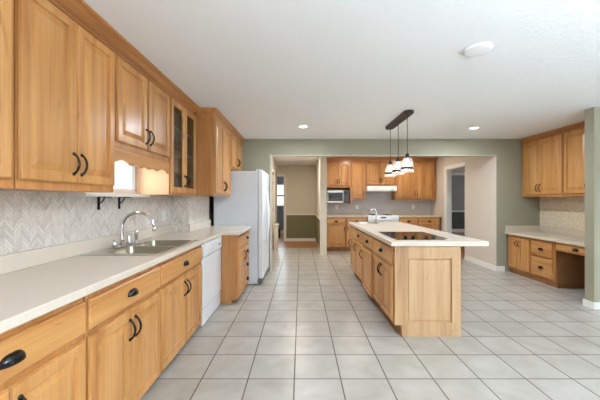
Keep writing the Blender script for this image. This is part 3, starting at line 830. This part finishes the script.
UYF = 7.88
GKU = 'upper cabinets at the kitchen end wall'
def kupper(x0, label): return thing('upper_cabinet', label, 'cabinet', (x0, UYF, 0), 0, GKU)
def kbody(t, w, z0): body(t, w, 0.32, z0, 2.372)
t = kupper(0.645, 'upper cabinet with two doors over an open niche holding the microwave')
bm = bmesh.new()
for b in ((0.001, 0.679, 0, 0.32, 1.65, 2.372), (0.001, 0.025, 0, 0.32, 1.215, 1.649), (0.655, 0.679, 0, 0.32, 1.215, 1.649), (0.0255, 0.6545, 0, 0.32, 1.215, 1.235)): box(bm, *b)
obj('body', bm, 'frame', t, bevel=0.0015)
obj('niche_back', boxes((0.026, 0.654, 0.312, 0.32, 1.236, 1.649)), 'inside', t)
door(t, 0.02, 0.337, 1.70, 2.30, 'R'); door(t, 0.343, 0.66, 1.70, 2.30, 'L')
t = kupper(1.326, 'narrow single door upper cabinet between the microwave niche and the hood')
kbody(t, 0.397, 1.325); door(t, 0.03, 0.367, 1.37, 2.30, 'R')
t = kupper(1.725, 'short upper cabinet with two doors right above the white hood')
kbody(t, 0.765, 1.70); door(t, 0.02, 0.379, 1.73, 2.30, 'R'); door(t, 0.385, 0.745, 1.73, 2.30, 'L')
t = kupper(2.492, 'wide two door upper cabinet behind the pendant lamps, next to the beige wall')
kbody(t, 1.088, 1.325); door(t, 0.05, 0.541, 1.37, 2.30, 'R'); door(t, 0.547, 1.04, 1.37, 2.30, 'L')
bm = bmesh.new()
extrude_profile(bm, [(UYF-0.001-p, q-0.002) for p, q in CP], 0.645, 3.578, 'X')
box(bm, 0.645, 3.578, UYF, 8.20, 2.374, 2.436)
tag(obj('crown_molding', bm, 'crown_x'), 'wooden crown molding across the upper cabinets of the kitchen end', 'crown molding', 'crown moldings')

hd = thing('range_hood', 'white under-cabinet hood above the range', 'range hood', (1.726, 7.72, 1.545))
bm = bmesh.new(); extrude_profile(bm, [(0, 0.0), (0.475, 0.0), (0.475, 0.138), (0.0, 0.138), (-0.02, 0.05), (-0.02, 0.01)], 0.0, 0.76, 'X')
obj('body', bm, 'white', hd, bevel=0.003)
obj('filter', boxes((0.1, 0.66, 0.08, 0.40, -0.006, -0.0005)), 'steel', hd)
obj('switch', boxes((0.60, 0.68, -0.024, -0.0205, 0.022, 0.036)), 'grey_seal', hd)

mw = thing('microwave', 'stainless and black microwave sitting in the wooden niche', 'microwave', (0.70, 7.845, 1.2355))
obj('body', boxes((0, 0.57, 0.021, 0.33, 0.01, 0.335)), 'steel', mw, bevel=0.004)
for x in (0.05, 0.52): obj('foot', boxes((x-0.015, x+0.015, 0.05, 0.08, 0, 0.0095)), 'dark_plastic', mw)
d = obj('door', boxes((0.0, 0.42, 0.0, 0.020, 0.01, 0.335)), 'steel', mw, bevel=0.003)
obj('window', boxes((0.015, 0.405, -0.003, -0.0005, 0.05, 0.280)), 'glass_black', d)
cp = obj('control_panel', boxes((0.4205, 0.57, 0.0, 0.020, 0.01, 0.335)), 'dark_plastic', mw, bevel=0.003)
bm = bmesh.new()
for r in range(4):
    for c in range(3): box(bm, 0.44+c*0.04, 0.468+c*0.04, -0.003, -0.0005, 0.05+r*0.045, 0.08+r*0.045)
obj('keypad', bm, 'grey_seal', cp)
outlet((0.98, 8.2025, 1.12), 0, 'white outlet plate low on the end wall beneath the microwave')
outlet((1.55, 8.2025, 1.12), 0, 'white outlet plate on the end wall beneath the narrow upper cabinet')
outlet((3.10, 8.2025, 1.13), 0, 'white outlet plate on the end wall beneath the wide corner cabinet')

# ------------------------------------------------------------------ desk alcove
AX = 3.80; RZR = -PI/2
GD = 'cabinets of the desk alcove'
t = thing('base_cabinet', 'low base cabinet with two doors in the alcove corner by the green wall', 'cabinet', (AX, 5.452, 0), RZR, GD)
DZ = 0.695
body(t, 0.545, 0.59, 0, DZ, 0.085, 0.03)
door(t, 0.03, 0.272, 0.115, 0.665, 'R', 'high', plen=0.09); door(t, 0.278, 0.525, 0.115, 0.665, 'L', 'high', plen=0.09)
t = thing('base_cabinet', 'low two-drawer base cabinet beside the knee space of the alcove desk', 'cabinet', (AX, 4.905, 0), RZR, GD)
body(t, 0.475, 0.59, 0, DZ, 0.085, 0.03)
drawer(t, 0.02, 0.425, 0.115, 0.40); drawer(t, 0.02, 0.425, 0.425, 0.665)
o = obj('side_sheet', boxes((0.4755, 0.4765, 0.03, 0.589, 0.09, DZ-0.005)), 'knee_brown', t); o['label'] = 'dark brown side of the knee space'
t = thing('desk_drawer', 'shallow wooden pencil drawer hung over the desk knee space', 'drawer', (AX, 4.427, 0), RZR)
obj('frame', boxes((0.001, 0.72, 0, 0.59, 0.565, DZ)), 'wood_h', t, bevel=0.0015)
drawer(t, 0.02, 0.66, 0.582, 0.675)
o = obj('worktop', boxes((3.745, 4.390, 3.698, 5.467, 0.697, 0.738)), 'desk_top', bevel=0.005)
tag(o, 'beige laminate desk top filling the alcove', 'worktop')
obj('upstand', boxes((4.372, 4.390, 3.698, 5.448, 0.7385, 0.845), (3.76, 4.390, 5.449, 5.467, 0.7385, 0.845)), 'desk_top', o, bevel=0.003)
AUX = 4.07
t = thing('upper_cabinet', 'upper cabinet with two doors in the alcove, touching the green wall', 'cabinet', (AUX, 5.466, 0), RZR, GD)
body(t, 0.86, 0.322, UZ0, UZ1); door(t, 0.025, 0.40, 1.412, DZ1, 'R'); door(t, 0.406, 0.845, 1.412, DZ1, 'L')
t = thing('upper_cabinet', 'upper cabinet in the alcove partly hidden behind the wall end', 'cabinet', (AUX, 4.604, 0), RZR, GD)
body(t, 0.90, 0.322, UZ0, UZ1); door(t, 0.02, 0.43, 1.412, DZ1, 'R'); door(t, 0.436, 0.88, 1.412, DZ1, 'L')
bm = bmesh.new()
extrude_profile(bm, [(AUX-0.001-p*0.5, q) for p, q in CP], 3.699, 5.466, 'Y')
box(bm, AUX, 4.392, 3.699, 5.466, 2.376, 2.438)
tag(obj('crown_molding', bm, 'crown'), 'wooden crown molding on the upper cabinets of the desk alcove', 'crown molding', 'crown moldings')

# ------------------------------------------------------------------ island
IX = 0.905
GI = 'base cabinets of the island'
IY1 = 5.33
def isl(y_far, label): return thing('island_cabinet', label, 'cabinet', (IX, y_far, 0), RZR, GI)
IT = 0.11
t = isl(5.33, 'narrow island cabinet at the far end under the small sink')
body(t, 0.48, 0.63, 0, BZ, IT, top='low'); drawer(t, 0.012, 0.468, 0.685, 0.85, pull=False); door(t, 0.012, 0.468, 0.13, 0.665, 'L', 'high')
t = isl(4.849, 'island cabinet with one drawer and door, second from the far end')
body(t, 0.598, 0.63, 0, BZ, IT, top='low'); drawer(t, 0.012, 0.586, 0.685, 0.85); door(t, 0.012, 0.586, 0.13, 0.665, 'L', 'high')
t = isl(4.250, 'island cabinet whose lower front stands slightly pulled out')
body(t, 0.588, 0.63, 0, BZ, IT); drawer(t, 0.012, 0.576, 0.685, 0.85); door(t, 0.012, 0.576, 0.100, 0.660, 'L', 'high', dy=-0.018)
t = isl(3.661, 'widest island cabinet under the cooktop with a pale panelled end facing the camera')
body(t, 0.775, 0.63, 0, BZ, IT); drawer(t, 0.012, 0.755, 0.685, 0.85)
door(t, 0.012, 0.382, 0.13, 0.665, 'R', 'high'); door(t, 0.388, 0.755, 0.13, 0.665, 'L', 'high')
# end panel: local x beyond 0.775, facing local +x (towards the camera)
EP = 0.636; zt = BZ
bm = bmesh.new()
def P(u, y_, z): return (0.776+u, y_, z)
def ep_box(y0, y1, z0, z1, u1): box(bm, 0.776, 0.776+u1, y0, y1, z0, z1)
ys = [0.0, 0.119, 0.552, EP]; zs = [0.0, 0.135, 0.752, zt]
ep_box(0.07, ys[1], 0.0, zt, 0.022); ep_box(0.0, 0.0695, 0.11, zt, 0.022)
ep_box(ys[2], ys[3], 0.0, zt, 0.022)
ep_box(ys[1]+0.0005, ys[2]-0.0005, 0.0, zs[1], 0.022); ep_box(ys[1]+0.0005, ys[2]-0.0005, zs[2], zt, 0.022)
# sunk panel with a sloping moulded edge
lp = []
for ins, u in ((0.0, 0.0215), (0.003, 0.003), (0.010, 0.003), (0.022, 0.011)):
    lp.append([bm.verts.new((0.776+u, y_, z)) for y_, z in ((ys[1]+ins, zs[1]+ins), (ys[2]-ins, zs[1]+ins), (ys[2]-ins, zs[2]-ins), (ys[1]+ins, zs[2]-ins))])
for a, b in zip(lp, lp[1:]):
    for i in range(4): bm.faces.new([a[i], a[(i+1)%4], b[(i+1)%4], b[i]])
bm.faces.new(lp[-1])
o = obj('end_panel', bm, 'pale_wood', t); o['label'] = 'pale unstained panelled end'

ICX0, ICX1, ICY0, ICY1 = 0.862, 1.795, 2.835, 5.40
SB = (0.98, 1.24, 4.93, 5.27)
CT = (0.948, 1.500, 2.955, 3.665)
bm = cells([ICX0, SB[0], SB[1], ICX1], [ICY0, SB[2], SB[3], ICY1], lambda x, y: not (SB[0] < x < SB[1] and SB[2] < y < SB[3]), 0.874, 0.920)
tag(obj('island_worktop', bm, 'counter', bevel=0.006), 'cream island worktop that overhangs on the seating side', 'worktop')
ct = thing('cooktop', 'black glass cooktop set into the near end of the island', 'cooktop', (0, 0, 0.9203))
bm = bmesh.new(); box(bm, CT[0], CT[1], CT[2], CT[3], 0.0, 0.006)
obj('glass_top', bm, 'glass_black', ct, bevel=0.002)
ringm = plain('cooktop_ring', (60, 58, 56), 0.3)
for x, y, r in ((1.09, 3.50, 0.085), (1.36, 3.50, 0.10), (1.09, 3.22, 0.10), (1.36, 3.22, 0.085)):
    bm = bmesh.new(); lathe(bm, [(r-0.004, 0.0062), (r-0.004, 0.0068), (r, 0.0068), (r, 0.0062)], (x, y, 0), 40, caps=False); obj('burner_ring', bm, ringm, ct)
for x in (1.065, 1.140, 1.278, 1.348):
    bm = bmesh.new(); lathe(bm, [(0.019, 0.0062), (0.019, 0.012), (0.015, 0.014), (0.014, 0.030), (0.009, 0.033)], (x, 3.03, 0), 16); obj('knob', bm, 'black', ct)
isk = thing('sink', 'small stainless prep sink at the far end of the island', 'sink', ((SB[0]+SB[1])/2, (SB[2]+SB[3])/2, 0.9205))
hx, hy = (SB[1]-SB[0])/2, (SB[3]-SB[2])/2
obj('rim', sink_mesh(-hx-0.03, hx+0.10, -hy-0.03, hy+0.03, [(-hx+0.012, hx-0.012, -hy+0.012, hy-0.012)], .15), 'steel', isk, bevel=0.002)
obj('bowl', bowl(-hx+0.013, hx-0.013, -hy+0.013, hy-0.013, 0.15), 'steel', isk)
fc2 = thing('faucet', 'slim chrome gooseneck faucet rising beside the island prep sink', 'faucet', (1.295, 5.10, 0.927))
bm = bmesh.new(); box(bm, -0.022, 0.022, -0.10, 0.10, 0, 0.010); obj('base_plate', bm, 'chrome', fc2, bevel=0.004)
bm = bmesh.new(); pts = [(0, 0, 0.010), (0, 0, 0.05), (0, 0, 0.17)]
for i in range(1, 13):
    a = PI - PI*i/12*0.95; pts.append((-0.055-0.055*math.cos(a), 0, 0.17+0.065*math.sin(a)))
tube(bm, pts, [0.015, 0.012]+[0.009]*(len(pts)-2), 10); obj('spout', bm, 'chrome', fc2)
for y in (-0.075, 0.075):
    bm = bmesh.new(); lathe(bm, [(0.016, 0.010), (0.014, 0.03), (0.010, 0.045)], (0, y, 0), 12); tube(bm, [(0, y, 0.042), (0.0, y*1.4, 0.055)], [0.006, 0.004], 6); obj('handle', bm, 'chrome', fc2)

# ------------------------------------------------------------------ pendant lamp over the island
pl = thing('pendant_light', 'bronze ceiling bar with three bell shaped glass shades over the island', 'pendant light', (1.355, 4.14, CEIL))
bm = bmesh.new(); pts = []
for k in range(9): a = -PI + PI*k/8; pts.append((0.062*math.cos(a), -0.40+0.062*math.sin(a)))
for k in range(9): a = PI*k/8; pts.append((0.062*math.cos(a), 0.40+0.062*math.sin(a)))
extrude_profile(bm, pts, -0.0375, -0.0005, 'Z'); obj('canopy', bm, 'bronze', pl, bevel=0.004)
for y in (-0.355, 0.0, 0.365):
    bm = bmesh.new(); tube(bm, [(0, y, -0.038), (0, y, -0.53)], 0.0045, 8); obj('cord', bm, 'bronze', pl)
    bm = bmesh.new(); lathe(bm, [(0.012, -0.53), (0.022, -0.535), (0.024, -0.575), (0.036, -0.580), (0.036, -0.588)], (0, y, 0), 16); obj('socket', bm, 'bronze', pl)
    bm = bmesh.new()
    prof = [(0.030, -0.578), (0.048, -0.588), (0.060, -0.615), (0.068, -0.65), (0.074, -0.70), (0.080, -0.745), (0.084, -0.770)]
    n = 32
    L = [[bm.verts.new((r*(1+0.012*(i % 2))*math.cos(2*PI*i/n), y+r*(1+0.012*(i % 2))*math.sin(2*PI*i/n), z)) for i in range(n)] for r, z in prof]
    for a, b in zip(L, L[1:]):
        for i in range(n): f = bm.faces.new([a[i], a[(i+1)%n], b[(i+1)%n], b[i]]); f.smooth = True
    so = obj('shade', bm, 'shade', pl)
    bm = bmesh.new(); lathe(bm, [(0.0770, -0.706), (0.0815, -0.706), (0.0855, -0.734), (0.0805, -0.734), (0.0770, -0.706)], (0, y, 0), 32, caps=False); obj('band', bm, 'bronze', so)
    bm = bmesh.new(); lathe(bm, [(0.012, -0.589), (0.014, -0.605), (0.030, -0.645), (0.030, -0.665), (0.018, -0.685), (0.004, -0.690)], (0, y, 0), 16); obj('bulb', bm, 'bulb', pl)
    d = bpy.data.lights.new('pendant_glow', 'POINT'); d.energy = 0.9; d.color = WARM; d.shadow_soft_size = 0.03
    lo = bpy.data.objects.new('pendant_glow', d); COL.objects.link(lo); lo.location = (1.355, 4.14+y, CEIL-0.73)

# ------------------------------------------------------------------ ceiling fittings
def recessed(x, y, label, power, color=NEUT):
    t = thing('recessed_light', label, 'ceiling light', (x, y, CEIL), 0, 'recessed ceiling lights')
    bm = bmesh.new(); lathe(bm, [(0.062, -0.0005), (0.085, -0.0005), (0.085, -0.006), (0.078, -0.009), (0.062, -0.004), (0.062, -0.0005)], (0, 0, 0), 28, caps=False)
    obj('trim_ring', bm, 'trim', t)
    bm = bmesh.new(); lathe(bm, [(0.061, -0.0005), (0.061, -0.003)], (0, 0, 0), 28); obj('lens', bm, 'lamp', t)
    area('recessed_glow', (x, y, CEIL-0.012), (0, 0, 0), 0.12, 0.12, power, color, 'DISK')
recessed(0.03, 4.54, 'lit recessed ceiling light above the aisle in front of the refrigerator', 30)
recessed(2.70, 4.63, 'lit recessed ceiling light between the pendant and the desk alcove', 32)
recessed(0.03, 1.0, 'added recessed ceiling light, unseen above the near aisle', 6)  # the rest of the recessed lights are unseen, added as fill
recessed(2.70, 1.0, 'added recessed ceiling light, unseen on the open side near the camera', 6)
recessed(-0.1, 7.4, 'added recessed ceiling light, unseen in the hallway', 27, WARM)
recessed(1.3, 7.2, 'added recessed ceiling light, unseen over the aisle of the kitchen end', 12.5, WARM)
recessed(2.7, 7.2, 'added recessed ceiling light, unseen by the doorway of the kitchen end', 12.5, WARM)
bm = bmesh.new()
lathe(bm, [(0.099, -0.0005), (0.101, -0.008), (0.094, -0.014), (0.075, -0.017), (0.02, -0.018)], (0, 0, 0), 36)
sd = obj('ceiling_cover_plate', bm, 'smoke_white', None, (1.31, 2.21, CEIL))
tag(sd, 'round white cover plate on the bare ceiling', 'cover plate')

# ------------------------------------------------------------------ added fill lamps behind the camera, unseen
for (tx, ty), lb in zip(FILL_LAMPS, ('added bronze uplighter, unseen ceiling fill behind the camera on the sink side', 'added bronze uplighter, unseen ceiling fill behind the camera on the open side')):
    t = thing('added_fill_lamp', lb, 'floor lamp', (tx, ty, 0), 0, 'added fill lamps')
    bm = bmesh.new(); lathe(bm, [(0.14, 0.0), (0.14, 0.015), (0.03, 0.035), (0.012, 0.05)], n=24); obj('base', bm, 'bronze', t)
    bm = bmesh.new(); lathe(bm, [(0.012, 0.051), (0.012, 1.62)], n=12); obj('added_lamp_pole', bm, 'bronze', t)
    bm = bmesh.new(); lathe(bm, [(0.02, 1.621), (0.10, 1.66), (0.17, 1.73), (0.20, 1.80), (0.19, 1.80), (0.16, 1.74), (0.09, 1.68), (0.02, 1.66)], n=28); obj('bowl', bm, 'trim', t)  # bowl of the added fill lamp, unseen
    bm = bmesh.new(); lathe(bm, [(0.02, 1.661), (0.05, 1.70), (0.05, 1.74), (0.02, 1.77)], n=16); obj('bulb', bm, 'lamp', t)

# ------------------------------------------------------------------ hallway oddments
wbn = thing('waste_bin', 'slim cream bin against the hallway wall beyond the refrigerator', 'bin', (-0.665, 8.0, 0))
bm = bmesh.new()
extrude_profile(bm, [(-0.055, 0.0), (0.045, 0.0), (0.058, 0.60), (-0.058, 0.60)], -0.13, 0.13, 'Y'); obj('body', bm, 'bin', wbn, bevel=0.012)
obj('lid', boxes((-0.060, 0.060, -0.135, 0.135, 0.601, 0.68)), 'bin', wbn, bevel=0.02)
bm = bmesh.new()
L = []
for z, w, d in ((0.62, 0.05, 0.016), (0.56, 0.09, 0.03), (0.46, 0.12, 0.045), (0.36, 0.125, 0.05), (0.29, 0.10, 0.04)):
    L.append([bm.verts.new((0.065+d*0.5+d*0.5*math.cos(2*PI*i/12), w*math.sin(2*PI*i/12), z)) for i in range(12)])
for a, b in zip(L, L[1:]):
    for i in range(12): f = bm.faces.new([a[i], a[(i+1)%12], b[(i+1)%12], b[i]]); f.smooth = True
bm.faces.new(L[-1]); bm.faces.new(list(reversed(L[0]))); bmesh.ops.recalc_face_normals(bm, faces=bm.faces)
hb = obj('bag', bm, 'bag', None, (-0.665, 8.0, 0)); tag(hb, 'small black bag hanging on the side of the cream bin', 'bag')
